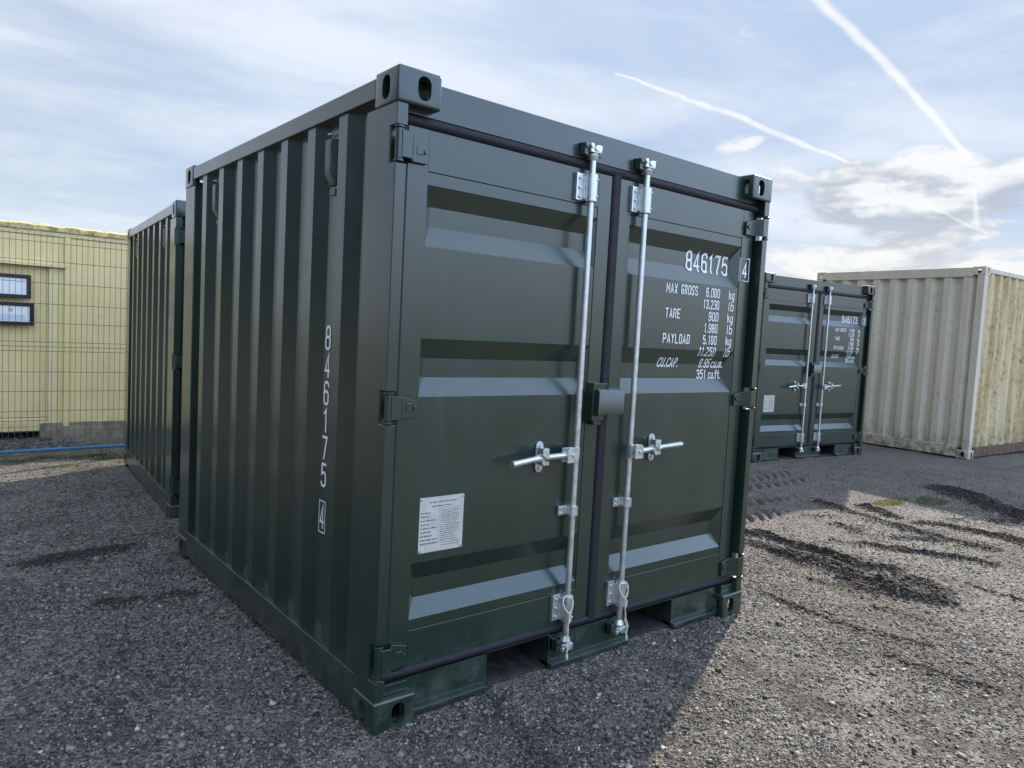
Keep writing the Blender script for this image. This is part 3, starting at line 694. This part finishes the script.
def bar_parts(x, side, door):
    ROD = MB().tube([(x, RY, .14), (x, RY, 2.13)], .0132, 20); ROD.build('locking_bar', ZINC, door, smooth=True)
    for zt, zb in ((2.066, 1.955), (.327, .215)):          # long guides, plate to the left of the bar
        g = MB(); g.tube([(x, RY, zb), (x, RY, zb+.003), (x, RY, zt-.003), (x, RY, zt)], [.022, .0245, .0245, .022], 20)
        g.box(x-.066, x-.018, DP-.010, DP+.001, zb+.004, zt+.002); g.box(x-.030, x+.026, .028, DP+.001, zb+.010, zt-.010)
        g.box(x-.068, x-.060, DP-.015, DP, zb+.004, zt+.002)
        for z in (zb+.020, (zb+zt)/2, zt-.018): g.tube([(x-.045, DP-.010, z), (x-.045, DP-.0165, z)], .0065, 8)
        for z in (zb+.022, zt-.022): g.tube([(x+.010, RY-.021, z), (x+.011, RY-.0265, z)], .0045, 8)
        g.build('bar_guide', ZINC, door, .0015)
    g = MB(); g.tube([(x, RY, .668), (x, RY, .708)], .0225, 18); g.box(x-.062, x-.012, DP-.012, DP+.001, .668, .708); g.box(x-.034, x+.020, .030, DP+.001, .674, .702)
    for z in (.678, .698): g.tube([(x-.048, DP-.012, z), (x-.048, DP-.018, z)], .006, 8)
    g.build('bar_bracket', ZINC, door, .0015)
    # forged cams top and bottom with the keepers they bite on
    for zc, sg in ((2.160, 1), (.112, -1)):
        c = MB(); c.tube([(x, RY, zc-.040*sg), (x, RY, zc-.020*sg), (x, RY, zc-.012*sg)], [.0165, .024, .017], 16)
        c.box(x-.028, x+.030, RY-.016, RY+.012, zc-.010, zc+.010)
        c.box(x-.026, x-.008, RY-.012, RY+.020, zc-.004 if sg > 0 else zc-.026, zc+.026 if sg > 0 else zc+.004)
        c.box(x+.012, x+.032, RY-.018, RY+.018, zc-.006 if sg > 0 else zc-.022, zc+.022 if sg > 0 else zc+.006)
        c.tube([(x+.004, RY-.022, zc+.008*sg), (x+.004, RY+.006, zc+.008*sg)], .012, 12)
        c.tube([(x-.022, RY-.020, zc+.012*sg), (x-.022, RY, zc+.012*sg)], .008, 10)
        c.build('cam', ZINC, door, .002)
        k = MB(); k.box(x-.052, x-.030, RY-.004, .056, zc-.022, zc+.026); k.box(x+.034, x+.050, RY+.002, .056, zc-.018, zc+.020); k.box(x-.052, x+.050, .044, .056, zc-.024, zc+.028)
        k.tube([(x-.041, RY+.006, zc+.014), (x-.041, RY-.010, zc+.014)], .011, 12)
        k.build('cam_keeper', GREEN, door, .002)
    # handle with its clamp and catch
    s = -1 if side < 0 else 1
    hx = .700 if s < 0 else 1.372; kx = .734 if s < 0 else 1.420; ex = .550 if s < 0 else 1.566; z0, zm, z1 = (.930, .928, .912) if s < 0 else (.920, .927, .936)
    h = MB(); y = -.006
    h.tube([(x+s*.040, y, z0), (x+s*.090, y, z0+(zm-z0)*.3), (hx-s*.016, y-.002, zm), (hx+s*.004, y-.002, zm), (hx+s*.026, y-.004, zm-.002), (hx+s*.050, y-.004, zm+(z1-zm)*.3), (ex-s*.004, y-.006, z1), (ex, y-.006, z1)], [.0125, .0125, .0125, .0165, .0150, .0115, .0135, .0120], 14)
    h.build('handle', ZINC, door, .002)
    c = MB(); a, b = (x-.086, x-.034) if s < 0 else (x-.010, x+.042); cx = a+.032 if s < 0 else b-.022
    c.prism([(a, z0-.031), (a, z0+.020), (a+.012, z0+.031), (b, z0+.031), (b, z0-.031)] if s < 0 else [(a, z0-.031), (a, z0+.031), (b-.012, z0+.031), (b, z0+.020), (b, z0-.031)], 1, y-.018, y-.011)
    c.box(a-.004, b, y+.010, y+.020, z0-.031, z0+.028); c.box(min(b, x)-.004, max(a, x)+.004, y+.008, RY+.006, z0-.024, z0+.024); c.tube([(cx, y-.024, z0), (cx, y+.026, z0)], .0085, 10)
    c.build('handle_clamp', ZINC, door, .0015)
    zk = .921; k = MB(); pts = oval(kx, zk, .038, .126); k.prism(pts, 1, DP-.008, DP+.001)
    k.box(kx-.015, kx+.015, .000, DP-.006, zk-.028, zk-.013); k.box(kx-.015, kx+.012, -.002, DP-.006, zk+.016, zk+.040)
    k.prism([(hx-.012, zm+.012), (hx-.014, zm+.034), (hx+.006, zm+.036), (hx+.022, zm+.010), (hx+.012, zm-.004)], 1, y-.026, y-.016)
    k.tube([(hx+.004, y-.018, zm+.030), (kx-.006, .006, zk+.030)], .009, 10); k.tube([(hx, y-.022, zm-.020), (hx, y+.006, zm-.020)], .010, 12)
    k.tube([(hx, y-.006, zm-.022), (kx-.004, .006, zk-.022)], .007, 8)
    for z in (zk-.046, zk+.046): k.tube([(kx, DP-.008, z), (kx, DP-.016, z)], .0078, 8)
    k.build('handle_catch', ZINC, door, .0015)
def make_container(serial=None, box_digit=None, weights=True, sidenum=True):
    root = empty('shipping_container')
    add_castings(root, W, L, H, GREEN)
    # corner posts
    poly = [(.004, .006), (.046, .006), (.046, .088), (.030, .088), (.030, .217), (.004, .217)]
    def notch():
        return [MB().box(-.01, .052, -.01, .050, b-.016, a+.014) for a, b in HZ]
    pm = boolean_mesh(MB().prism(poly, 2, CH-.002, H-CH+.002), notch(), 'corner_post', GREEN)
    link('corner_post', pm, root, .004)
    pr_ = pm.copy(); bm = bmesh.new(); bm.from_mesh(pr_)
    for v in bm.verts: v.co.x = W-v.co.x
    bmesh.ops.reverse_faces(bm, faces=bm.faces); bm.to_mesh(pr_); bm.free(); link('corner_post', pr_, root, .004)
    for s in (0, 1):
        b = MB().box(.004, .120, 2.243, 2.419, CH-.002, H-CH+.002)
        if s: b.mirror_x(W)
        b.build('corner_post', GREEN, root, .004)
    # side rails
    for s in (0, 1):
        a = MB().box(.002, .060, CL-.002, L-CL+.002, 2.178, 2.246)
        b = MB().prism([(.002, .030), (.002, .168), (.062, .168), (.062, .160), (.012, .160), (.012, .042), (.055, .042), (.055, .030)], 1, CL-.002, L-CL+.002)
        if s: a.mirror_x(W); b.mirror_x(W)
        a.build('top_rail', GREEN, root, .004); b.build('bottom_rail', GREEN, root, .003)
    # front header and sill with the two fork pockets
    MB().prism([(.050, 2.128), (.050, 2.243), (.120, 2.243), (.120, 2.128)], 0, .047, W-.047).build('header', GREEN, root)
    s = MB(); pk = [(.528, .853), (1.340, 1.662)]
    for a, b in ((CW-.03, pk[0][0]), (pk[0][1], pk[1][0]), (pk[1][1], W-CW+.03)): s.box(a, b, .055, .063, .034, .162); s.box(a, b, .030, .100, .016, .034)
    s.box(CW-.03, W-CW+.03, .055, .12, .152, .166)
    for a, b in ((.0465, CW-.02), (W-CW+.02, W-.0465)): s.box(a, b, .030, .0555, CH+.001, .158)
    s.build('sill', GREEN, root, .002)
    for a, b in pk:
        p = MB().box(a-.006, a, .056, L-.06, .020, .150).box(b, b+.006, .056, L-.06, .020, .150).box(a-.006, b+.006, .064, L-.06, .150, .156)
        p.build('fork_pocket', GREEN, root)
        MB().box(a-.006, b+.006, .070, L-.06, .012, .019).build('pocket_strap', PLY, root)
    for sd in (-1, 1):
        w = side_wall_mb(sd).build('side_wall', GREEN, root)
    mb = MB().ribbon([(x, L-.014-(.036 if l == 0 else 0)) for x, l in wave(.11, W-.11, .32, .257, .07, .065, 7)], .004, 2, .150, 2.19, (0, -1)); mb.build('back_wall', GREEN, root)
    MB().box(.10, W-.10, L-.07, L-.006, 2.178, 2.246).build('back_header', GREEN, root, .003)
    MB().box(.10, W-.10, L-.07, L-.006, .030, .168).build('back_sill', GREEN, root, .003)
    MB().ribbon([(y, 2.222+.018*l) for y, l in wave(.10, L-.05, .30, .24, .09, .03, 8)], .004, 0, .055, W-.055, (0, -1)).build('roof', GREEN, root)
    MB().box(.06, W-.06, .13, L-.06, .158, .186).build('floor', PLY, root)
    # vents high on both side walls
    for sd in (0, 1):
        for yc in (.552, 1.944):
            v = MB(); v.prism([(.048, 2.118), (.016, 2.112), (.016, 1.985), (.040, 1.940), (.048, 1.940)], 1, yc-.024, yc+.022)
            if sd: v.mirror_x(W)
            vo = v.build('vent', GREYV, root, .003)
            q = MB(); q.tube([(.042, yc-.012, 2.118), (.026, yc-.016, 2.134), (.018, yc, 2.130), (.028, yc+.012, 2.142), (.044, yc+.016, 2.132)], .0035, 8)
            if sd: q.mirror_x(W)
            q.build('wire_loop', ZINC, vo)
            q = MB().box(.040, .049, yc-.024, yc+.022, 1.905, 1.930)
            if sd: q.mirror_x(W)
            q.build('vent_clip', GREYV, vo, .001)
    # doors
    for sd in (-1, 1):
        d = MB(); a0, a1 = (.076, 1.063) if sd < 0 else (1.118, 2.105)
        s0, s1 = (.158, .988) if sd < 0 else (1.188, 2.023)
        for a, b in ((a0, s0), (s1, a1)): d.box(a, b, DP, DP+.045, .190, 2.093)
        d.box(s0, s1, DP+.0004, DP+.045, 1.949, 2.093); d.box(s0, s1, DP+.0004, DP+.045, .190, .325)
        # raised weld line where the sheet laps the frame
        d.tube([(s0, DP+.001, .3255), (s1, DP+.001, .3255)], .0028, 6)
        door = d.build('door', GREEN, root, .003)
        me = door_skin(s0-.002, s1+.002, 1.947, .327).mesh('pressed_panel', GREEN); po = link('pressed_panel', me, door)
        for zt, zb in HZ: hinge_mb(zt, zb, sd).build('hinge', GREEN, door, .002)
        # rubber seals: half round bead along top, bottom and outer edge
        g = MB(); x0, x1 = (.052, 1.090) if sd < 0 else (1.0915, W-.052)
        for z, r in ((2.106, .021), (.178, .0195)):
            g.tube([(x0, DP+.009, z), (x1, DP+.009, z)], r, 14); 
        if sd < 0: g.box(.048, .075, DP-.002, DP+.02, .19, 2.09)
        else: g.tube([(W-.062, DP+.022, .19), (W-.062, DP+.022, 2.09)], .016, 10)
        g.build('door_seal', RUBBER, door, smooth=True)
        if sd < 0:
            c = MB().prism([(1.066, DP+.02), (1.066, DP-.002), (1.074, DP-.010), (1.108, DP-.010), (1.115, DP-.002), (1.115, DP+.02)], 2, .168, 2.112)
            c.build('centre_seal', RUBBER, door, .003)
        bar_parts(RX[0] if sd < 0 else RX[1], sd, door)
        if sd < 0:
            b = MB().box(.978, 1.050, .004, DP+.001, 1.062, 1.222).box(.976, 1.056, .000, .012, 1.206, 1.222).box(.996, 1.040, .010, DP, 1.044, 1.064)
            b.build('lock_box', GREEN, door, .002)
        else:
            b = MB().prism([(-.020, 1.088), (-.020, 1.182), (-.012, 1.196), (DP-.006, 1.199), (DP-.006, 1.088)], 0, .992, 1.147).box(.988, .9925, -.024, DP-.006, 1.085, 1.190)
            b.box(1.118, 1.160, .020, DP+.001, 1.110, 1.176)
            b.build('lock_box', GREEN, door, .003)
        # data plate, low on the left door
        if sd < 0:
            p = MB().box(.184, .376, DP-.0005, DP+.003, .604, .806); pl = p.build('data_plate', PLATE, root, .0008)
            q = []
            R = random.Random(5)
            def dash(x0, x1, z, w=.0030):
                x = x0
                while x < x1:
                    l = R.uniform(.004, .013); q.append(((Vector((x, z)), Vector((min(x1, x+l), z)), Vector((min(x1, x+l), z+w*R.uniform(.8, 1.3))), Vector((x, z+w))), 0)); x += l+R.uniform(.0015, .005)
            dash(.225, .345, .785, .004); dash(.235, .320, .770, .004)
            for k in range(9): dash(.190, R.uniform(.225, .262), .748-k*.0142, .0045)
            for k in range(15): dash(.275, R.uniform(.335, .368), .752-k*.0078, .0026)
            for k in range(2): dash(.285, .362, .632-k*.009, .0026)
            for (a, b, c, dd) in ((.268, .3685, .762, .7612), (.268, .2688, .762, .640), (.190, .3685, .640, .6392), (.279, .2796, .640, .608), (.212, .2126, .625, .608), (.268, .3685, .7, .6994)):
                q.append(((Vector((a, dd)), Vector((b, dd)), Vector((b, c)), Vector((a, c))), 1))
            letter_mesh(q, lambda x, z, l: (x, DP-.0012-.0001*l, z), 'plate_print', INK, parent=pl)
            for x in (.190, .370):
                for z in (.611, .799): MB().tube([(x, DP-.001, z), (x, DP-.005, z)], .005, 8).build('rivet', ZINC, pl)
        else:
            q = []
            if serial: q += glyphs(serial, 1.634, 1.962, 1.752, .095, .0108)
            if box_digit: q += glyphs(box_digit, 2.041, 2.079, 1.752, .078, .0095)+frame_quads(2.024, 2.098, 1.736, 1.850, .0045)
            if weights:
                w = .0053; h = .045
                q += glyphs('MAX GROSS', 1.462, 1.692, 1.635, h, w)+glyphs('TARE', 1.466, 1.570, 1.520, h, w)+glyphs('PAYLOAD', 1.460, 1.655, 1.403, h, w)
                q += glyphs('CU.CAP.', 1.472, 1.622, 1.290, h, w)
                for i, (a, x0, x1, u) in enumerate([('6.000', 1.760, 1.868, 'kg'), ('13.230', 1.745, 1.868, 'lb'), ('900', 1.792, 1.868, 'kg'), ('1.980', 1.765, 1.868, 'lb'), ('5.100', 1.760, 1.868, 'kg'), ('11.250', 1.738, 1.868, 'lb')]):
                    z = 1.635-.0575*i; sl_ = 0
                    q += glyphs(a, x0, x1, z, h, w, sl_)+glyphs(u, 1.947, 1.990, z, h, w)
                q += glyphs('9.95', 1.785, 1.868, 1.290, h, w)+glyphs('cu.m.', 1.885, 1.980, 1.290, h, w)
                q += glyphs('351', 1.775, 1.848, 1.235, h, w)+glyphs('cu.ft.', 1.870, 1.970, 1.235, h, w)
            x0, x1 = 1.186, 2.025
            def onto(x, z, l):
                y = DP+.003+groove(x, z, x0, x1) if 1.188 < x < 2.023 else DP
                return (x, y-.0014-.00012*l, z)
            cz = [z for g_ in GROOVES for z in g_]
            letter_mesh(q, onto, 'lettering', WHITE, cutx=(x1-.040,), cutz=cz, parent=root)
    if sidenum and serial:
        q = []
        for i, c in enumerate(serial):
            z1_ = 1.403-.109*i; q += glyphs(c, -.0215, .0215, z1_-.096, .096, .0105)
        q += glyphs(box_digit, -.020, .014, .593, .098, .0090)+frame_quads(-.030, .024, .578, .704, .0045)
        letter_mesh(q, lambda x, z, l: (.0468-.00012*l, .552-x, z), 'lettering', WHITE, parent=root)
    return root
c1 = make_container('846175', '4')
tag(c1, 'dark green eight foot shipping container 846175 nearest the camera with zinc locking bars', 'shipping container', 'small dark green shipping containers in the yard')
# the one behind: a copy without its numbers
c2 = copy_tree(c1); c2.location = (.180, 3.319, -.053); c2.rotation_euler = (0, 0, math.radians(-4.34))
for ch in list(c2.children):
    if ch.name.startswith('lettering'): bpy.data.objects.remove(ch)
c2['label'] = 'dark green container directly behind the nearest one, its corrugated side reaching to the wire fence'
c3 = copy_tree(c1); c3.location = (6.5085, 2.733, .020); c3.rotation_euler = (0, 0, math.radians(-7.2))
for ch in list(c3.children):
    if ch.name.startswith('lettering'): bpy.data.objects.remove(ch)
tmp = make_container('846173', '3')
for ch in list(tmp.children):
    if ch.name.startswith('lettering'): ch.parent = c3
def kill(o):
    for ch in list(o.children): kill(ch)
    bpy.data.objects.remove(o)
kill(tmp)
c3['label'] = 'dark green container 846173 standing further off in front of the beige container'

# cotton strings looped over the two bottom guides
def string(x, y0, name_label, sway):
    mb = MB(); n = 26
    loop = [(x+.034*math.sin(2*PI*k/n)*(.55+.45*math.cos(2*PI*k/n*.5)**2), RY-.030+.010*math.cos(2*PI*k/n), .300+.034*math.cos(2*PI*k/n)) for k in range(n+1)]
    mb.tube(loop, .0030, 6)
    z = .266; tail = [(x+sway*.0, RY-.034, .262)]
    for k in range(1, 12): tail.append((x+sway*k/11+.004*math.sin(k*1.7), RY-.036-.003*math.sin(k*.9), .262-k*.0165))
    mb.tube(tail, .0030, 6); mb.tube([(p[0]+.006*math.sin(i*1.1), p[1]-.003, p[2]+.004) for i, p in enumerate(tail[:-1])], .0026, 6)
    e = tail[-1]; mb.tube([(e[0], e[1], e[2]+.008), (e[0]+.001, e[1], e[2]-.004), (e[0]+.002, e[1], e[2]-.018)], [.0045, .007, .003], 6)
    o = mb.build('cotton_string', STRING, smooth=True); tag(o, name_label, 'string', 'cotton strings tied to the locking bars'); return o
string(RX[0]-.022, 0, 'off white cotton string looped round the foot of the left door locking bar', .004)
string(RX[1]-.012, 0, 'off white cotton string looped round the foot of the right door locking bar', .030)

# ------------------------------------------------------------------ beige container, right
def make_beige():
    root = empty('shipping_container', (9.955, 1.615, .012), math.radians(-3.07))
    tag(root, 'old beige container with algae stained side and rusty bottom edge at the right', 'shipping container')
    LX, WY, HH = 6.058, 2.465, 2.635
    add_castings(root, LX, WY, HH, TAN, .005)
    for sx in (0, 1):
        for sy in (0, 1):
            b = MB().prism([(.004, .004), (.110, .004), (.110, .040), (.050, .050), (.040, .095), (.004, .095)], 2, CH-.002, HH-CH+.002)
            if sx: b.mirror_x(LX)
            if sy: b.v = [(x, WY-y, z) for x, y, z in b.v]
            b.build('corner_post', TAN, root, .004)
    # end wall facing the camera (x = 0): outward ribs narrow between wide pans
    n = 9; line = []
    wv = wave(.090, WY-.090, .225, .252, .080, .055, n)
    MB().ribbon([(.012+(.045 if l == 0 else 0), y) for y, l in wv], .004, 2, .150, HH-.13, (1, 0)).build('end_wall', TAN, root)
    MB().box(.002, .060, CL-.003, WY-CL+.003, HH-.138, HH-.010).build('end_header', TAN, root, .005)
    MB().box(.002, .060, CL-.003, WY-CL+.003, .015, .165).build('end_sill', TAN, root, .006)
    wv = wave(.105, LX-.105, .29, .278, .072, .068, 20)
    for s in (0, 1):
        q = MB().ribbon([(x, .014+(.036 if l == 0 else 0)) for x, l in wv], .004, 2, .155, HH-.075, (0, 1))
        t = MB().box(CW-.003, LX-CW+.003, .003, .062, HH-.078, HH-.020)
        b = MB().prism([(.006, .020), (.006, .150), (.050, .150), (.050, .140), (.016, .140), (.016, .030), (.050, .030), (.050, .020)], 0, CW-.003, LX-CW+.003)
        if s:
            for z in (q, t, b): z.v = [(x, WY-y, zz) for x, y, zz in z.v]
        q.build('side_wall', TANOLD, root); t.build('top_rail', TAN, root, .004); b.build('bottom_rail', RAILOLD, root, .002)
    MB().ribbon([(LX-.012-(.045 if l == 0 else 0), y) for y, l in wave(.145, WY-.145, .27, .241, .082, .050, n)], .004, 2, .150, HH-.13, (-1, 0)).build('end_wall', TAN, root)
    MB().ribbon([(x, HH-.045+.018*l) for x, l in wave(.1, LX-.1, .3, .24, .09, .03, 24)], .004, 1, .055, WY-.055, (0, -1)).build('roof', TAN, root)
    MB().box(.08, LX-.08, .06, WY-.06, .12, .15).build('floor', PLY, root)
make_beige()

# ------------------------------------------------------------------ cream cabin behind the fence
def make_cabin():
    root = empty('site_cabin', (-2.2, 7.70, -.10), math.radians(.6))
    tag(root, 'cream steel site cabin with lichen covered roof edge behind the wire fence', 'cabin')
    LX, WY = 6.1, 2.5; X = lambda x: x+2.2       # photo plane x -> local
    # ribbed front sheet right of the door and above it
    def ribbed(x0, x1, z0, z1, y=0, pitch=.092):
        pts = [(x0, y)]; x = x0+.05
        while x < x1-.03: pts += [(x-.006, y), (x-.003, y+.0025), (x+.003, y+.0025), (x+.006, y)]; x += pitch
        pts.append((x1, y)); return MB().ribbon(pts, .004, 2, z0, z1, (0, 1))
    DL, DR = X(-1.55), X(-.035)
    ribbed(X(.18), LX-.05, .155, 2.33).build('wall_panel', CABIN, root)
    ribbed(.05, DL, .155, 2.33).build('wall_panel', CABIN, root)
    ribbed(DL, X(.106), 2.02, 2.33).build('wall_panel', CABIN, root)
    # door, set back in its frame
    d = ribbed(DL+.02, DR-.002, .27, 1.99, .030).build('cabin_door', CABIN, root)
    MB().box(DL+.02, DR-.002, .022, .040, .232, .262).build('door_sill', CABINTRIM, d, .003)
    f = MB().box(DR, DR+.085, -.012, .05, .16, 2.10).box(DL-.07, DL, -.012, .05, .16, 2.10).box(DL, DR, -.010, .03, 2.0, 2.04).build('door_frame', CABINTRIM, root, .004)
    MB().box(DL-.12, DR+.16, -.060, .004, 2.005, 2.022).box(DL-.12, DR+.16, -.060, -.052, 1.985, 2.005).build('rain_drip', CABINTRIM, root, .002)
    MB().box(X(.105), X(.18), -.030, .02, .150, 2.33).build('cover_strip', CABIN, root, .012)
    MB().box(DR+.085, X(.105), -.002, .02, .15, 2.33).build('wall_panel', CABIN, root, .002)
    MB().box(.02, LX-.02, -.004, .05, .115, .165).box(.02, DR, -.008, .05, .165, .225).build('base_rail', CABIN, root, .004)
    MB().box(0, LX, -.010, .05, 2.33, 2.385).build('top_rail', CABINTRIM, root, .005)
    # back and sides
    MB().box(.01, .05, .05, WY, .12, 2.33).box(LX-.05, LX-.01, .05, WY, .12, 2.33).box(.01, LX-.01, WY-.04, WY, .12, 2.33).build('wall', CABIN, root)
    # overhanging lichen covered roof with a ragged edge
    R = random.Random(3); v = []; f = []; n = 260
    for i in range(n+1):
        x = -.04+(LX+.08)*i/n; e = .016*(mnoise.noise(Vector((x*9, 3.1, 0)))+.5*mnoise.noise(Vector((x*31, 1, 0)))); t = .018*(mnoise.noise(Vector((x*6, 8, 0)))+.6*mnoise.noise(Vector((x*25, 5, 0))))
        v += [(x, -.030+e*.5, 2.388), (x, -.034+e, 2.440+t*.5), (x, .03, 2.462+t), (x, .5, 2.475+t*.4), (x, WY+.03, 2.47), (x, WY+.03, 2.388)]
    for i in range(n):
        for k in range(6): f.append((i*6+k, (i+1)*6+k, (i+1)*6+(k+1) % 6, i*6+(k+1) % 6))
    f += [tuple(range(5, -1, -1)), tuple(n*6+k for k in range(6))]
    MB().add(v, f).build('roof', LICHEN, root, smooth=True)
make_cabin()
def notice(x0, x1, z0, z1, label, kind):
    root = empty('notice_frame', ((x0+x1)/2, 7.672, z0)); tag(root, label, 'notice'); w = (x1-x0)/2; h = z1-z0; b = .042
    MB().box(-w, w, 0, .018, 0, b).box(-w, w, 0, .018, h-b, h).box(-w, -w+b, 0, .018, b, h-b).box(w-b, w, 0, .018, b, h-b).build('frame', BLACK, root, .004)
    p = MB().box(-w+b, w-b, .010, .014, b, h-b).build('paper', PAPER, root)
    q = []
    R = random.Random(int(z0*100))
    if kind:
        for k in range(5): q.append(((Vector((-w+b+.02, b+.012+k*.014)), Vector((w-b-.02-.03*R.random(), b+.012+k*.014)), Vector((w-b-.02-.03*R.random(), b+.017+k*.014)), Vector((-w+b+.02, b+.017+k*.014))), 0))
        letter_mesh(q, lambda x, z, l: (x, .009, z), 'print', BLUEI, parent=p)
        ring = []
        for k in range(14):
            a0, a1 = 2*PI*k/14, 2*PI*(k+1)/14; c = Vector((.0, h*.66))
            ring.append((tuple(c+Vector((math.cos(a), math.sin(a)))*r for a, r in ((a0, .022), (a1, .022), (a1, .015), (a0, .015))), 0))
        ring.append(((Vector((-.010, h*.66-.006)), Vector((.012, h*.66-.004)), Vector((.010, h*.66+.007)), Vector((-.007, h*.66+.004))), 0))
        letter_mesh(ring, lambda x, z, l: (x, .009, z), 'print', REDI, parent=p)
notice(-.62, -.212, 1.512, 1.776, 'black framed blank white notice, upper of the two on the cream cabin', 0)
notice(-.62, -.182, 1.212, 1.468, 'black framed notice with red emblem and blue lines, lower of the two', 1)

# concrete plinth blocks under the cabin
def blocks():
    x = -.115
    for i, w in enumerate((1.75,)):
        z0 = -.105; nm = 'long weathered concrete block lying under the cream cabin behind the mesh fence'
        bm = bmesh.new(); bmesh.ops.create_cube(bm, size=1); bmesh.ops.subdivide_edges(bm, edges=bm.edges[:], cuts=7, use_grid_fill=True)
        for v in bm.verts:
            n_ = mnoise.noise(v.co*5+Vector((i*7, 0, 0)))*.010
            v.co = Vector((x+w/2+v.co.x*(w-.008), 7.70+.11+v.co.y*.22, z0+.098+v.co.z*.22))+v.co*n_
        me = bpy.data.meshes.new('concrete_block'); bm.to_mesh(me); bm.free(); me.materials.append(CONC); o = link('concrete_block', me, None, .008)
        tag(o, nm, 'block'); x += w
blocks()
def rubble():
    n = 2600; px = rng.uniform(-2.0, .2, n); py = rng.uniform(7.0, 8.3, n); sz = .012+.035*rng.random(n)**2
    base = .05+.13*rng.random(n); t = np.stack([base, base*.97, base*.92], -1)
    o = scatter_mesh('rubble', STONE, px, py, sz, t, flat=.8, seed=9); tag(o, 'dark broken rubble heaped under the cream cabin', 'rubble', kind='stuff')
rubble()

# ------------------------------------------------------------------ wire mesh fence
def fence():
    root = empty('mesh_fence', (-.6, 6.30, -.085)); tag(root, 'olive welded wire mesh fence in front of the cream cabin', 'fence')
    zoff = .085; x = -3.6
    rows = [2.117, 2.051, 1.87, 1.66, 1.458, 1.273, 1.087, .997, .794, .604, .41, .21, .03]
    for p in range(3):
        xa = x+p*2.52; xb = xa+2.50; m_ = MB()
        k = 0
        while xa+.005+k*.05 < xb:
            X = xa+.005+k*.05; m_.tube([(X, 0, .02+zoff), (X, 0, .99+zoff), (X, -.022, 1.042+zoff), (X, 0, 1.094+zoff), (X, 0, 2.14+zoff)], .0021, 5); k += 1
        for z in rows: m_.tube([(xa, -.005, z+zoff), (xb, -.005, z+zoff)], .0027, 5)
        m_.tube([(xa, -.026, 1.042+zoff), (xb, -.026, 1.042+zoff)], .0027, 5)
        m_.build('mesh_panel', WIRE, root)
    for p in range(4):
        X = x+p*2.52-.01; pb = MB().box(X-.022, X+.022, .008, .068, 0, 2.30); po = pb.build('post', WIRE, root, .003)
fence()
pts = [(-4.2, 6.20, -.05), (-3, 6.22, -.028), (-1.5, 6.235, -.012), (-.6, 6.245, .030), (0, 6.25, .034), (.55, 6.24, .036), (1.6, 6.25, .02), (3.2, 6.26, .0)]
tag(MB().tube([Vector(p)+Vector((.6*k, 0, 0))*0 for p in pts for k in (0,)], .015, 14).build('water_pipe', BLUEP, smooth=True), 'bright blue water pipe lying along the foot of the mesh fence', 'pipe')
